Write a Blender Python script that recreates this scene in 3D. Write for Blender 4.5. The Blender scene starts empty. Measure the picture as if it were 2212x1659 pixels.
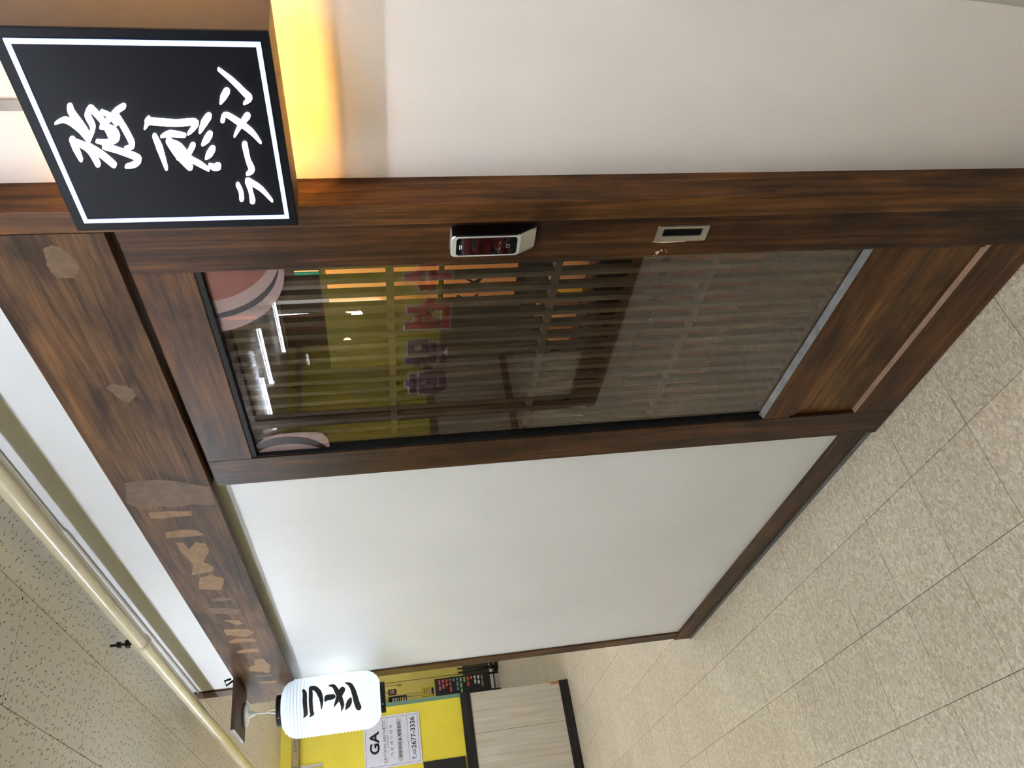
import bpy, bmesh, math, random
from mathutils import Vector, Matrix
random.seed(7)
S = bpy.context.scene
COL = S.collection
# ------------------------------------------------------------------ camera, world, exposure
W, H, FPX = 2212, 1659, 1658.87
RU = Vector((0.10473517, -0.1546268, -0.98240577))     # picture right
RV = Vector((-0.59696171, -0.79985096, 0.06225077))    # picture down
RF = Vector((-0.79540383, 0.57993879, -0.1760788))     # view direction
CAM = Vector((1.99042, -1.16419, 1.62754))
cd = bpy.data.cameras.new('camera'); cam = bpy.data.objects.new('camera', cd); COL.objects.link(cam)
cd.sensor_fit = 'HORIZONTAL'; cd.sensor_width = 36; cd.lens = FPX / W * 36; cd.clip_start = .02
m = Matrix.Identity(4)
for i in range(3):
    m[i][0] = RU[i]; m[i][1] = -RV[i]; m[i][2] = -RF[i]; m[i][3] = CAM[i]
cam.matrix_world = m
S.camera = cam
wd = bpy.data.worlds.new('world'); S.world = wd; wd.use_nodes = True
wd.node_tree.nodes['Background'].inputs[0].default_value = (1, .96, .9, 1)
wd.node_tree.nodes['Background'].inputs[1].default_value = .15
vs = S.view_settings
vs.view_transform = 'Standard'; vs.look = 'None'; vs.gamma = 1; vs.use_curve_mapping = False
vs.exposure = 2.27
cy = S.cycles
cy.max_bounces = 7; cy.diffuse_bounces = 4; cy.glossy_bounces = 3; cy.transmission_bounces = 2; cy.transparent_max_bounces = 16
cy.caustics_reflective = False; cy.caustics_refractive = False
cy.use_adaptive_sampling = True; cy.adaptive_threshold = .03
cy.use_light_tree = False
TUBE = 13.2       # strength of the corridor tubes

def on(p, ax, val):                       # pixel of the photo -> point on the plane axis=val
    d = RU * ((p[0] - W/2) / FPX) + RV * ((p[1] - H/2) / FPX) + RF
    return CAM + d * ((val - CAM[ax]) / d[ax])
def proj(P):
    q = Vector(P) - CAM
    z = q.dot(RF)
    return (W/2 + FPX * q.dot(RU) / z, H/2 + FPX * q.dot(RV) / z, z)

# ------------------------------------------------------------------ materials
def lin(c):
    return tuple(((v/255)/12.92 if v/255 <= .04045 else ((v/255+.055)/1.055)**2.4) for v in c) + (1,)
class NT:
    def __init__(s, name):
        s.m = bpy.data.materials.new(name); s.m.use_nodes = True
        s.t = s.m.node_tree; s.n = s.t.nodes; s.b = s.n['Principled BSDF']; s.o = s.n['Material Output']
    def add(s, typ, **kw):
        n = s.n.new(typ)
        for k, v in kw.items():
            if k[0] == '_':
                n.inputs[int(k[1:])].default_value = v
            else:
                setattr(n, k, v)
        return n
    def link(s, a, b): s.t.links.new(a, b)
    def pos(s, scale=(1, 1, 1), rot=(0, 0, 0)):
        g = s.add('ShaderNodeNewGeometry'); mp = s.add('ShaderNodeMapping')
        mp.inputs['Scale'].default_value = scale; mp.inputs['Rotation'].default_value = rot
        s.link(g.outputs['Position'], mp.inputs['Vector']); return mp.outputs[0]
    def noise(s, vec, scale, detail=4, rough=.6, dist=0):
        n = s.add('ShaderNodeTexNoise'); s.link(vec, n.inputs['Vector'])
        n.inputs['Scale'].default_value = scale; n.inputs['Detail'].default_value = detail
        n.inputs['Roughness'].default_value = rough; n.inputs['Distortion'].default_value = dist
        return n.outputs['Fac']
    def ramp(s, fac, stops):
        r = s.add('ShaderNodeValToRGB'); s.link(fac, r.inputs[0]); e = r.color_ramp.elements
        while len(e) < len(stops): e.new(.5)
        for i, (p, c) in enumerate(stops):
            e[i].position = p; e[i].color = c
        return r.outputs[0]
    def mix(s, fac, a, b, typ='MIX'):
        n = s.add('ShaderNodeMix', data_type='RGBA', blend_type=typ)
        for idx, v in ((0, fac), (6, a), (7, b)):
            if hasattr(v, 'links'): s.link(v, n.inputs[idx])
            else: n.inputs[idx].default_value = v
        return n.outputs[2]
    def math(s, op, a, b=None):
        n = s.add('ShaderNodeMath', operation=op)
        for i, v in ((0, a), (1, b)):
            if v is None: continue
            if hasattr(v, 'links'): s.link(v, n.inputs[i])
            else: n.inputs[i].default_value = v
        return n.outputs[0]
    def bump(s, hgt, strength, dist=.002):
        b = s.add('ShaderNodeBump'); b.inputs['Strength'].default_value = strength
        b.inputs['Distance'].default_value = dist
        s.link(hgt, b.inputs['Height']); s.link(b.outputs[0], s.b.inputs['Normal'])
    def fin(s, col=None, rough=.5, metal=0, spec=.5):
        if col is not None:
            if hasattr(col, 'links'): s.link(col, s.b.inputs['Base Color'])
            else: s.b.inputs['Base Color'].default_value = col
        s.b.inputs['Roughness'].default_value = rough; s.b.inputs['Metallic'].default_value = metal
        s.b.inputs['Specular IOR Level'].default_value = spec
        return s.m
def plain(name, c, rough=.5, metal=0, spec=.5, var=.06, scale=30):
    t = NT(name); n = t.noise(t.pos(), scale, 3)
    a = lin(c); lo = tuple(v*(1-var) for v in a[:3]) + (1,); hi = tuple(min(1, v*(1+var)) for v in a[:3]) + (1,)
    return t.fin(t.ramp(n, [(.3, lo), (.7, hi)]), rough, metal, spec)
def emit(name, c, st):
    t = NT(name); t.b.inputs['Base Color'].default_value = lin(c)
    t.b.inputs['Emission Color'].default_value = lin(c); t.b.inputs['Emission Strength'].default_value = st
    return t.m
def wood(name, dark, mid, light, axis, rough=.42, blot=1.0):
    """stained wood; axis 0/1/2 = direction of the grain"""
    t = NT(name)
    sc = [60, 60, 60]; sc[axis] = 2.6
    g = t.noise(t.pos(tuple(sc)), 1.0, 6, .65, .6)
    sb = [8, 8, 8]; sb[axis] = 3.6
    b = t.noise(t.pos(tuple(sb)), 1.0, 4, .6, .4)
    sf = [260, 260, 260]; sf[axis] = 9
    f = t.noise(t.pos(tuple(sf)), 1.0, 2, .5)
    c1 = t.ramp(g, [(.30, lin(dark)), (.52, lin(mid)), (.74, lin(light))])
    c2 = t.ramp(b, [(.36, (.36, .35, .36, 1)), (.5, (.95, .94, .92, 1)), (.64, (1.4, 1.3, 1.1, 1))])
    col = t.mix(.85*blot, c1, c2, 'MULTIPLY')
    fg = t.ramp(f, [(.35, (.72, .72, .72, 1)), (.6, (1.05, 1.05, 1.05, 1))])
    col = t.mix(.55, col, fg, 'MULTIPLY')
    t.bump(f, .18, .001)
    return t.fin(col, rough, 0, .24)
M = {}
M['door_v'] = wood('stained_wood_upright', (32, 17, 8), (70, 42, 20), (102, 66, 36), 2)
M['door_h'] = wood('stained_wood_level', (44, 25, 10), (88, 54, 25), (118, 78, 41), 0)
M['jamb'] = wood('rough_jamb_wood', (44, 24, 10), (92, 58, 28), (122, 82, 42), 2, .45)
M['beam'] = wood('beam_wood', (44, 30, 19), (88, 62, 39), (118, 86, 54), 0, .58)
M['base'] = wood('skirting_wood', (40, 26, 16), (74, 50, 30), (96, 70, 44), 0)
M['trimv'] = wood('corner_wood', (50, 32, 18), (90, 60, 36), (116, 82, 50), 2)
M['plank'] = wood('plank_wood', (48, 34, 28), (82, 62, 52), (100, 78, 66), 1)
M['slat'] = wood('lattice_wood', (44, 34, 22), (80, 62, 40), (106, 85, 57), 2, .6, .6)
M['bare'] = plain('bare_wood', (140, 108, 76), .65, 0, .3, .2, 40)
M['bare2'] = plain('dull_bare_wood', (108, 84, 62), .6, 0, .3, .2, 40)
M['chip'] = plain('raw_wood_chip', (220, 190, 160), .7)
M['ledge'] = plain('lit_ledge_wood', (150, 118, 96), .5, 0, .4, .15, 30)  # paler than the door wood: light on the ledge is in its colour
t = NT('white_paint'); n = t.noise(t.pos(), 14, 4); t.bump(n, .05, .004)
M['white'] = t.fin(t.ramp(t.noise(t.pos(), 1.5, 3), [(.3, lin((222, 222, 220))), (.7, lin((230, 230, 228)))]), .42, 0, .4)
t = NT('cream_plaster'); n = t.noise(t.pos(), 9, 6, .6); t.bump(n, .22, .006)
M['cream'] = t.fin(t.ramp(t.noise(t.pos((1, 1, .4)), 4, 4), [(.3, lin((228, 221, 212))), (.7, lin((236, 229, 220)))]), .55, 0, .35)
# vinyl floor tile with small marbled chips
t = NT('vinyl_tile')
oi = t.add('ShaderNodeObjectInfo')
p0 = t.pos((1, .62, 1)); wob = t.add('ShaderNodeTexNoise'); t.link(p0, wob.inputs['Vector'])
wob.inputs['Scale'].default_value = 120; wob.inputs['Detail'].default_value = 2
ad = t.add('ShaderNodeVectorMath', operation='MULTIPLY_ADD'); t.link(wob.outputs['Color'], ad.inputs[0])
ad.inputs[1].default_value = (.02, .02, .02); t.link(p0, ad.inputs[2])
v = t.add('ShaderNodeTexVoronoi'); t.link(ad.outputs[0], v.inputs['Vector']); v.inputs['Scale'].default_value = 165
rn = t.add('ShaderNodeSeparateColor'); t.link(v.outputs['Color'], rn.inputs[0])
col = t.ramp(rn.outputs[0], [(.0, lin((174, 159, 133))), (.35, lin((194, 181, 158))), (.7, lin((205, 194, 174))), (1., lin((222, 213, 196)))])
tone = t.ramp(oi.outputs['Random'], [(0, (.93, .93, .92, 1)), (1, (1.03, 1.03, 1.03, 1))])
col = t.mix(1, col, tone, 'MULTIPLY')
dirt = t.ramp(t.noise(t.pos(), 2.3, 5), [(.3, (.95, .945, .93, 1)), (.6, (1, 1, 1, 1))])
col = t.mix(.7, col, dirt, 'MULTIPLY')
rr = t.ramp(t.noise(t.pos(), 3.5, 1), [(.3, (.30,)*3 + (1,)), (.7, (.38,)*3 + (1,))])
M['tile'] = t.fin(col, .34, 0, .45); t.link(rr, t.b.inputs['Roughness'])
t.bump(t.noise(t.pos(), 60, 3), .04, .002)
M['grout'] = plain('dark_joint', (84, 72, 56), .8)
# fissured mineral ceiling tile
t = NT('fissured_tile')
vv = t.add('ShaderNodeTexVoronoi'); vv.inputs['Scale'].default_value = 33; vv.inputs['Randomness'].default_value = .85
pp = t.pos(); t.link(pp, vv.inputs['Vector'])
sub = t.add('ShaderNodeVectorMath', operation='SUBTRACT'); t.link(pp, sub.inputs[0]); t.link(vv.outputs['Position'], sub.inputs[1])
rot = t.add('ShaderNodeVectorRotate', rotation_type='Z_AXIS'); t.link(sub.outputs[0], rot.inputs['Vector'])
sc_ = t.add('ShaderNodeSeparateColor'); t.link(vv.outputs['Color'], sc_.inputs[0])
t.link(t.math('MULTIPLY', sc_.outputs[0], 1.5), rot.inputs['Angle'])
sx = t.add('ShaderNodeSeparateXYZ'); t.link(rot.outputs[0], sx.inputs[0])
bend = t.math('MULTIPLY', t.math('SINE', t.math('MULTIPLY', sx.outputs[0], 700.)), .0014)
dx = t.math('DIVIDE', t.math('ABSOLUTE', sx.outputs[0]), .0068)
dy = t.math('DIVIDE', t.math('ABSOLUTE', t.math('ADD', sx.outputs[1], bend)), .0015)
dash = t.math('LESS_THAN', t.math('MAXIMUM', dx, dy), 1.0)
dash = t.math('MULTIPLY', dash, t.math('GREATER_THAN', sc_.outputs[1], .2))
dot = t.math('GREATER_THAN', t.noise(t.pos(), 260, 1, .4), .74)
holes = t.math('MAXIMUM', dash, t.math('MULTIPLY', dot, .7))
M['ctile'] = t.fin(t.mix(holes, lin((244, 237, 224)), lin((128, 114, 96))), .85, 0, .2)
t.bump(t.math('SUBTRACT', 1.0, holes), .5, .002)
M['pipe'] = plain('gas_pipe_paint', (204, 192, 160), .25, .0, .6, .08, 6)
M['pipe2'] = plain('beige_pipe_paint', (196, 180, 150), .4)
M['steel'] = plain('brushed_steel', (196, 190, 178), .32, .9, .5, .05, 60)
M['darkmetal'] = plain('dark_metal', (46, 42, 36), .4, .8)
M['black'] = plain('black_rubber', (10, 10, 10), .6, 0, .3)
M['bead'] = plain('grey_bead', (104, 104, 102), .4, .1, .4, .3, 25)
M['signface'] = plain('sign_acrylic', (12, 12, 17), .4, 0, .15, .05)
M['signside'] = plain('sign_bronze_side', (104, 80, 58), .5, .2)
M['led'] = emit('sign_white_light', (238, 244, 255), .9)
M['ledb'] = emit('sign_border_light', (176, 192, 255), .26)
M['amber'] = emit('amber_led', (255, 190, 88), 21)
M['lockbody'] = plain('silver_lock_shell', (206, 204, 198), .28, .35)
t = NT('lock_glass'); M['lockglass'] = t.fin(lin((6, 6, 8)), .03, 0, .8)
M['ink'] = plain('black_ink', (18, 18, 18), .6)
M['navy'] = plain('navy_line', (44, 40, 92), .6)
M['sheet'] = plain('white_sheet', (214, 214, 226), .4)
M['pill'] = plain('grey_pill', (186, 184, 188), .5)
M['yellow'] = plain('yellow_paint', (222, 204, 62), .5, 0, .4, .05, 3)
M['teal'] = plain('teal_paint', (104, 140, 118), .5)
M['rail'] = wood('black_brown_rail', (24, 22, 20), (42, 39, 36), (58, 54, 50), 1, .5, .4)
t = NT('grey_board'); cc = t.ramp(t.noise(t.pos((1, 14, .7)), 2.2, 5), [(.3, lin((178, 168, 150))), (.7, lin((206, 198, 182)))])
M['grey'] = t.fin(cc, .45, 0, .4)
M['lampbody'] = plain('lamp_white', (232, 232, 230), .4)
M['tube'] = emit('tube_light', (230, 239, 254), TUBE)
M['tube_fill'] = emit('fill_tube_light', (230, 239, 254), TUBE*.75)
M['tube_strong'] = emit('strong_tube_light', (236, 241, 250), TUBE*2.2)
M['plastic'] = plain('white_plastic', (228, 228, 226), .35)
def glassmat(name, ior=1.5, tint=(1, 1, 1, 1)):
    t = NT(name); t.n.remove(t.b)
    tr = t.add('ShaderNodeBsdfTransparent'); tr.inputs[0].default_value = tint
    gl = t.add('ShaderNodeBsdfGlossy'); gl.inputs['Roughness'].default_value = 0
    ge = t.add('ShaderNodeNewGeometry'); dt = t.add('ShaderNodeVectorMath', operation='DOT_PRODUCT')
    t.link(ge.outputs['Normal'], dt.inputs[0]); t.link(ge.outputs['Incoming'], dt.inputs[1])
    r0 = ((ior-1)/(ior+1))**2
    sch = t.math('POWER', t.math('SUBTRACT', 1.0, t.math('ABSOLUTE', dt.outputs['Value'])), 5.0)
    fr = t.math('ADD', r0, t.math('MULTIPLY', sch, 1-r0))
    mx = t.add('ShaderNodeMixShader'); t.link(fr, mx.inputs[0]); t.link(tr.outputs[0], mx.inputs[1]); t.link(gl.outputs[0], mx.inputs[2])
    t.link(mx.outputs[0], t.o.inputs[0]); return t.m
M['glass'] = glassmat('door_glass', 1.8)
M['shopglass'] = glassmat('shop_glass', 1.45)
def film(name, c, op):
    t = NT(name); tr = t.add('ShaderNodeBsdfTransparent'); mx = t.add('ShaderNodeMixShader'); mx.inputs[0].default_value = op
    t.fin(lin(c), .4); t.link(tr.outputs[0], mx.inputs[1]); t.link(t.b.outputs[0], mx.inputs[2]); t.link(mx.outputs[0], t.o.inputs[0]); return t.m
M['film_pale'] = film('pale_print', (190, 160, 152), .36)
M['film_dark'] = film('dark_print', (30, 14, 16), .88)
M['film_orange'] = film('orange_print', (150, 60, 26), .3)
t = NT('lantern_paper')   # thin paper lets the bulb shine through
df = t.add('ShaderNodeBsdfDiffuse'); tl = t.add('ShaderNodeBsdfTranslucent'); mx = t.add('ShaderNodeMixShader')
for q in (df, tl): q.inputs[0].default_value = (.84, .9, .96, 1)
mx.inputs[0].default_value = .5
t.link(df.outputs[0], mx.inputs[1]); t.link(tl.outputs[0], mx.inputs[2]); t.link(mx.outputs[0], t.o.inputs[0]); t.n.remove(t.b)
M['paper'] = t.m
def col(name, c, rough=.5): 
    if name not in M: M[name] = plain(name, c, rough)
    return M[name]

# ------------------------------------------------------------------ mesh helpers
def tag(o, label=None, cat=None, group=None, kind=None):
    for k, v in (('label', label), ('category', cat), ('group', group), ('kind', kind)):
        if v: o[k] = v
    return o
def wpos(o):
    p = Vector(o.location)
    return p if o.parent is None else p + wpos(o.parent)
def link(name, me, mat, parent=None, ctr=None):
    """mesh in world coordinates -> object with its own origin"""
    if ctr is None:
        xs = [v.co for v in me.vertices]
        ctr = Vector([(min(v[i] for v in xs) + max(v[i] for v in xs)) / 2 for i in range(3)])
    me.transform(Matrix.Translation(-ctr))
    if mat is not None: me.materials.append(mat if not isinstance(mat, str) else M[mat])
    o = bpy.data.objects.new(name, me); COL.objects.link(o)
    if parent is not None:
        o.parent = parent; o.location = ctr - wpos(parent)
    else: o.location = ctr
    return o
def empty(name, loc, label=None, cat=None, group=None, kind=None):
    o = bpy.data.objects.new(name, None); COL.objects.link(o); o.location = loc; o.empty_display_size = .05
    return tag(o, label, cat, group, kind)
def tomesh(bm, smooth=False):
    bmesh.ops.recalc_face_normals(bm, faces=bm.faces)
    me = bpy.data.meshes.new('m'); bm.to_mesh(me); bm.free()
    if smooth:
        for p in me.polygons: p.use_smooth = True
    return me
def bbox(bm, x0, x1, y0, y1, z0, z1, bev=0):
    r = bmesh.ops.create_cube(bm, size=1)
    for v in r['verts']:
        v.co = Vector(((x0+x1)/2 + v.co.x*(x1-x0), (y0+y1)/2 + v.co.y*(y1-y0), (z0+z1)/2 + v.co.z*(z1-z0)))
    if bev:
        es = list({e for v in r['verts'] for e in v.link_edges})
        bmesh.ops.bevel(bm, geom=es, offset=bev, segments=2, profile=.7, affect='EDGES')
def box(name, x0, x1, y0, y1, z0, z1, mat, parent=None, bev=.0015):
    bm = bmesh.new(); bbox(bm, x0, x1, y0, y1, z0, z1, bev); return link(name, tomesh(bm), mat, parent)
def prism(name, pts, off, mat, parent=None, bev=0):
    """polygon of 3D points pushed along off"""
    bm = bmesh.new(); vs_ = [bm.verts.new(p) for p in pts]; f = bm.faces.new(vs_)
    r = bmesh.ops.extrude_face_region(bm, geom=[f]); nv = [e for e in r['geom'] if isinstance(e, bmesh.types.BMVert)]
    bmesh.ops.translate(bm, verts=nv, vec=Vector(off))
    if bev: bmesh.ops.bevel(bm, geom=list(bm.edges), offset=bev, segments=2, affect='EDGES')
    return link(name, tomesh(bm), mat, parent)
def tubebm(bm, path, r, seg=10, caps=True):
    rings = []
    for i, p in enumerate(path):
        p = Vector(p); a = Vector(path[max(i-1, 0)]); b = Vector(path[min(i+1, len(path)-1)])
        d = (b-a).normalized(); u = d.orthogonal().normalized()
        if i and rings:
            u = pu - d * pu.dot(d); u.normalize()
        pu = u; w = d.cross(u); rr = r[i] if isinstance(r, (list, tuple)) else r
        rings.append([bm.verts.new(p + (u*math.cos(k*2*math.pi/seg) + w*math.sin(k*2*math.pi/seg))*rr) for k in range(seg)])
    for A, B in zip(rings, rings[1:]):
        for k in range(seg): bm.faces.new((A[k], A[(k+1) % seg], B[(k+1) % seg], B[k]))
    if caps: bm.faces.new(rings[0]); bm.faces.new(rings[-1])
def tube(name, path, r, mat, parent=None, seg=12):
    bm = bmesh.new(); tubebm(bm, path, r, seg); me = tomesh(bm, True); return link(name, me, mat, parent)
def lathe(name, prof, cx, cy, mat, parent=None, seg=40, smooth=True):
    bm = bmesh.new(); rings = []
    for r, z in prof:
        rings.append([bm.verts.new((cx + r*math.cos(k*2*math.pi/seg), cy + r*math.sin(k*2*math.pi/seg), z)) for k in range(seg)])
    for A, B in zip(rings, rings[1:]):
        for k in range(seg): bm.faces.new((A[k], A[(k+1) % seg], B[(k+1) % seg], B[k]))
    return link(name, tomesh(bm, smooth), mat, parent)
def stroke2d(pts, rad):
    """outline of a brush stroke with changing half width (2D)"""
    out = []; P = [Vector((a, b)) for a, b in pts]
    # resample with catmull-rom
    Q, Rr = [], []
    n = len(P)
    for i in range(n-1):
        p0, p1, p2, p3 = P[max(i-1, 0)], P[i], P[i+1], P[min(i+2, n-1)]
        for k in range(5):
            u = k/5
            Q.append(.5*((2*p1) + (p2-p0)*u + (2*p0-5*p1+4*p2-p3)*u*u + (3*p1-p0-3*p2+p3)*u**3)); Rr.append(rad[i]*(1-u) + rad[i+1]*u)
    Q.append(P[-1]); Rr.append(rad[-1])
    return Q, Rr
def strokes_mesh(strokes, mapf, name, mat, parent, lift=.0):
    """strokes = [(pts, radii)] in 2D; mapf(x, y, h) -> 3D; every stroke a low raised ribbon with round ends"""
    bm = bmesh.new()
    for si, (pts, rad) in enumerate(strokes):
        Q, Rr = stroke2d(pts, rad); L, Rt = [], []
        for i, q in enumerate(Q):
            d = (Q[min(i+1, len(Q)-1)] - Q[max(i-1, 0)]); d = d.normalized() if d.length > 1e-9 else Vector((1, 0)); nn = Vector((-d.y, d.x))
            L.append(q + nn*Rr[i]); Rt.append(q - nn*Rr[i])
        d0 = (Q[0]-Q[1]).normalized(); d1 = (Q[-1]-Q[-2]).normalized()
        def cap(c, d, r): 
            nn = Vector((-d.y, d.x)); return [c + (nn*math.cos(a) + d*math.sin(a))*r for a in (math.pi*.25, math.pi*.5, math.pi*.75)]
        outline = L + [c for c in reversed(cap(Q[-1], d1, Rr[-1]))][::-1] + Rt[::-1] + cap(Q[0], d0, Rr[0])
        c1 = cap(Q[-1], d1, Rr[-1])
        h = .004 + si*.00012
        # quads strip plus caps, front face and skirt
        fl = [bm.verts.new(mapf(v.x, v.y, h + lift)) for v in L]; fr = [bm.verts.new(mapf(v.x, v.y, h + lift)) for v in Rt]
        for i in range(len(fl)-1): bm.faces.new((fl[i], fl[i+1], fr[i+1], fr[i]))
        e1 = [bm.verts.new(mapf(v.x, v.y, h + lift)) for v in c1]; bm.faces.new([fl[-1]] + e1 + [fr[-1]])
        c0 = cap(Q[0], d0, Rr[0]); e0 = [bm.verts.new(mapf(v.x, v.y, h + lift)) for v in c0]; bm.faces.new([fr[0]] + e0 + [fl[0]])
        loop = fl + e1 + fr[::-1] + e0; loop2 = [(v.x, v.y) for v in L] + [(v.x, v.y) for v in c1] + [(v.x, v.y) for v in Rt[::-1]] + [(v.x, v.y) for v in c0]
        lo = [bm.verts.new(mapf(x, y, lift)) for x, y in loop2]
        for i in range(len(loop)):
            j = (i+1) % len(loop); bm.faces.new((loop[i], loop[j], lo[j], lo[i]))
    return link(name, tomesh(bm), mat, parent)
def text_mesh(s, size=1, bold=0, ext=.0):
    cu = bpy.data.curves.new('t', 'FONT'); cu.body = s; cu.size = size; cu.offset = bold; cu.extrude = ext
    cu.align_x = 'CENTER'; cu.align_y = 'CENTER'; cu.resolution_u = 4
    o = bpy.data.objects.new('t', cu); COL.objects.link(o); dg = bpy.context.evaluated_depsgraph_get(); dg.update()
    me = bpy.data.meshes.new_from_object(o.evaluated_get(dg)); bpy.data.objects.remove(o); bpy.data.curves.remove(cu)
    return me
def text(name, s, ctr, right, up, w, h, mat, parent, bold=0, ext=.0004):
    """text scaled to fit w x h (metres), centred at ctr"""
    me = text_mesh(s, 1, bold, 0); me.materials.clear()
    xs = [v.co.x for v in me.vertices]; ys = [v.co.y for v in me.vertices]
    if not xs: return None
    cx, cy = (min(xs)+max(xs))/2, (min(ys)+max(ys))/2; sx_ = w/(max(xs)-min(xs)); sy_ = h/(max(ys)-min(ys)) if h else sx_
    right = Vector(right); up = Vector(up); nrm = right.cross(up); ctr = Vector(ctr)
    bm = bmesh.new(); bm.from_mesh(me)
    r = bmesh.ops.extrude_face_region(bm, geom=list(bm.faces))
    for e in r['geom']:
        if isinstance(e, bmesh.types.BMVert): e.co.z = 1
    for v_ in bm.verts:
        v_.co = ctr + right*((v_.co.x-cx)*sx_) + up*((v_.co.y-cy)*sy_) + nrm*(ext*v_.co.z)
    return link(name, tomesh(bm), mat, parent)
def copyo(o, loc, parent):
    c = o.copy(); COL.objects.link(c); c.parent = parent; c.location = loc; return c

# ------------------------------------------------------------------ the room: floor with tiles
def struct(o): return tag(o, kind='structure')
YW, YB, YP = .06, -.02, .04          # cream wall, beam and post front, white panel
fl = struct(box('floor', -12, 4, -5, 4.5, -.08, -.003, 'grout', bev=0))
GX, GY, T = .0415, -.2003, .3
cand = []
for i in range(-42, 14):
    for j in range(-17, 16):
        cx, cy = GX + (i+.5)*T, GY + (j+.5)*T
        if not (-12 < cx < 4 and -5 < cy < 4.5): continue
        px = proj((cx, cy, 0))
        vis = px[2] > .2 and -250 < px[0] < W+400 and -250 < px[1] < H+300
        hid = (-2.1 < cx < 1.0 and cy > .22) or (cx < -5.6 and cy < .6)
        cand.append((0 if (vis and not hid) else 1, px[2] if px[2] > 0 else 99, cx, cy))
cand.sort()
bm = bmesh.new(); e = T/2 - .001; bbox(bm, -e, e, -e, e, -.003, 0, 0)
for f in bm.faces: pass
tile_me = tomesh(bm); tile_me.materials.append(M['tile'])
rest = bmesh.new()
for k, (b_, d_, cx, cy) in enumerate(cand):
    if k < 300 and b_ == 0:
        o = bpy.data.objects.new('floor_tile', tile_me); COL.objects.link(o); o.parent = fl
        o.location = Vector((cx, cy, 0)) - fl.location
    else:
        bbox(rest, cx-e, cx+e, cy-e, cy+e, -.003, 0)
tag(link('remaining_floor_tiles', tomesh(rest), 'tile', fl), kind='stuff')
# ceiling with tiles
ZC = 2.63
ce = struct(box('ceiling', -12, 4, -5, 4.5, ZC+.006, ZC+.1, 'grout', bev=0))
cells = []
for r in range(-17, 16):
    y1 = -.17 - r*.3; y0 = y1 - .3
    off = 0 if r % 2 == 0 else .3
    if y0 > 0: pass
    for k in range(-21, 8):
        x0 = -.23 - off + k*.6
        if -12 < x0 and x0+.6 < 4 and y0 > -5 and y1 < 4.5:
            if y0 > -.18 and x0+.6 > -2.1 and x0 < .9 and y0 < .1: continue     # border course, below
            cells.append((x0, x0+.6, y0, y1))
bxs = [.98, .68, .08, -.522, -.921, -1.133, -1.746, -2.036, -2.33]
bord = [(b, a, -.17, .13) for a, b in zip(bxs, bxs[1:])]
def vis_key(c):
    px = proj(((c[0]+c[1])/2, (c[2]+c[3])/2, ZC)); ok = px[2] > .2 and -400 < px[0] < W+200 and 300 < px[1] < H+500
    return (0 if ok else 1, px[2] if px[2] > 0 else 99)
cells.sort(key=vis_key)
bm = bmesh.new(); bbox(bm, -.2985, .2985, -.1485, .1485, ZC, ZC+.006, 0); ct_me = tomesh(bm)
ct_me.transform(Matrix.Translation((0, 0, -ZC))); ct_me.materials.append(M['ctile'])
bm = bmesh.new()
for s_, q_ in ((-1, -1), (-1, 1), (1, -1), (1, 1)):
    r_ = bmesh.ops.create_circle(bm, cap_ends=True, segments=8, radius=.0035, matrix=Matrix.Translation((s_*.285, q_*.132, -.0004)))
sc_me = tomesh(bm); sc_me.materials.append(M['ink'])
rest = bmesh.new(); seen_c = 0
for k, c in enumerate(cells):
    if vis_key(c)[0] == 0 and seen_c < 150:
        seen_c += 1
        o = bpy.data.objects.new('ceiling_tile', ct_me); COL.objects.link(o); o.parent = ce
        o.location = Vector(((c[0]+c[1])/2, (c[2]+c[3])/2, ZC)) - ce.location
        if seen_c < 60:
            s_ = bpy.data.objects.new('screw_hole', sc_me); COL.objects.link(s_); s_.parent = o
    else:
        bbox(rest, c[0]+.0015, c[1]-.0015, c[2]+.0015, c[3]-.0015, ZC, ZC+.006)
tag(link('remaining_ceiling_tiles', tomesh(rest), 'ctile', ce), kind='stuff')
for a, b, c, d in bord:
    box('border_ceiling_tile', a+.0015, b-.0015, c+.0015, d, ZC, ZC+.006, 'ctile', ce, 0)

# ------------------------------------------------------------------ shop front of the ramen bar
# white wall: panel left of the door and the strip above the beam (one L-shaped slab)
L = [(-2.1, 0), (.0, 0), (.0, 2.12), (.967, 2.12), (.967, ZC), (-2.1, ZC)]
struct(prism('wall_back', [(x, YP, z) for x, z in L], (0, .06, 0), 'white'))
# cream pier right of the door, lower right edge battered
L = [(1.0, 0), (1.345, 0), (1.368, .3), (1.385, .46), (1.395, .6), (1.52, .75), (1.56, ZC), (1.0, ZC)]
struct(prism('wall_right', [(x, YW, z) for x, z in L], (0, .1, 0), 'cream'))
struct(box('wall_side_inner', 1.0, 1.06, .16, 2.9, 0, ZC, 'cream', bev=0))
struct(box('wall_side_outer', -2.1, -2.04, .1, 2.9, 0, ZC, 'cream', bev=0))
struct(box('trim_1', .967, 1.0175, YB, YW+.05, 0, ZC, 'jamb', bev=.003))           # door post
tc = struct(box('trim_2', -2.125, -2.035, .03, .11, 0, ZC, 'trimv', bev=.002))      # corner board
struct(box('baseboard_back', -2.125, -.002, .022, YP, 0, .092, 'base', bev=.003))
struct(box('trim_3', -2.11, -.006, .012, .0225, 0, .008, 'bead', bev=.001))         # sealing bead on the floor
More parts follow.
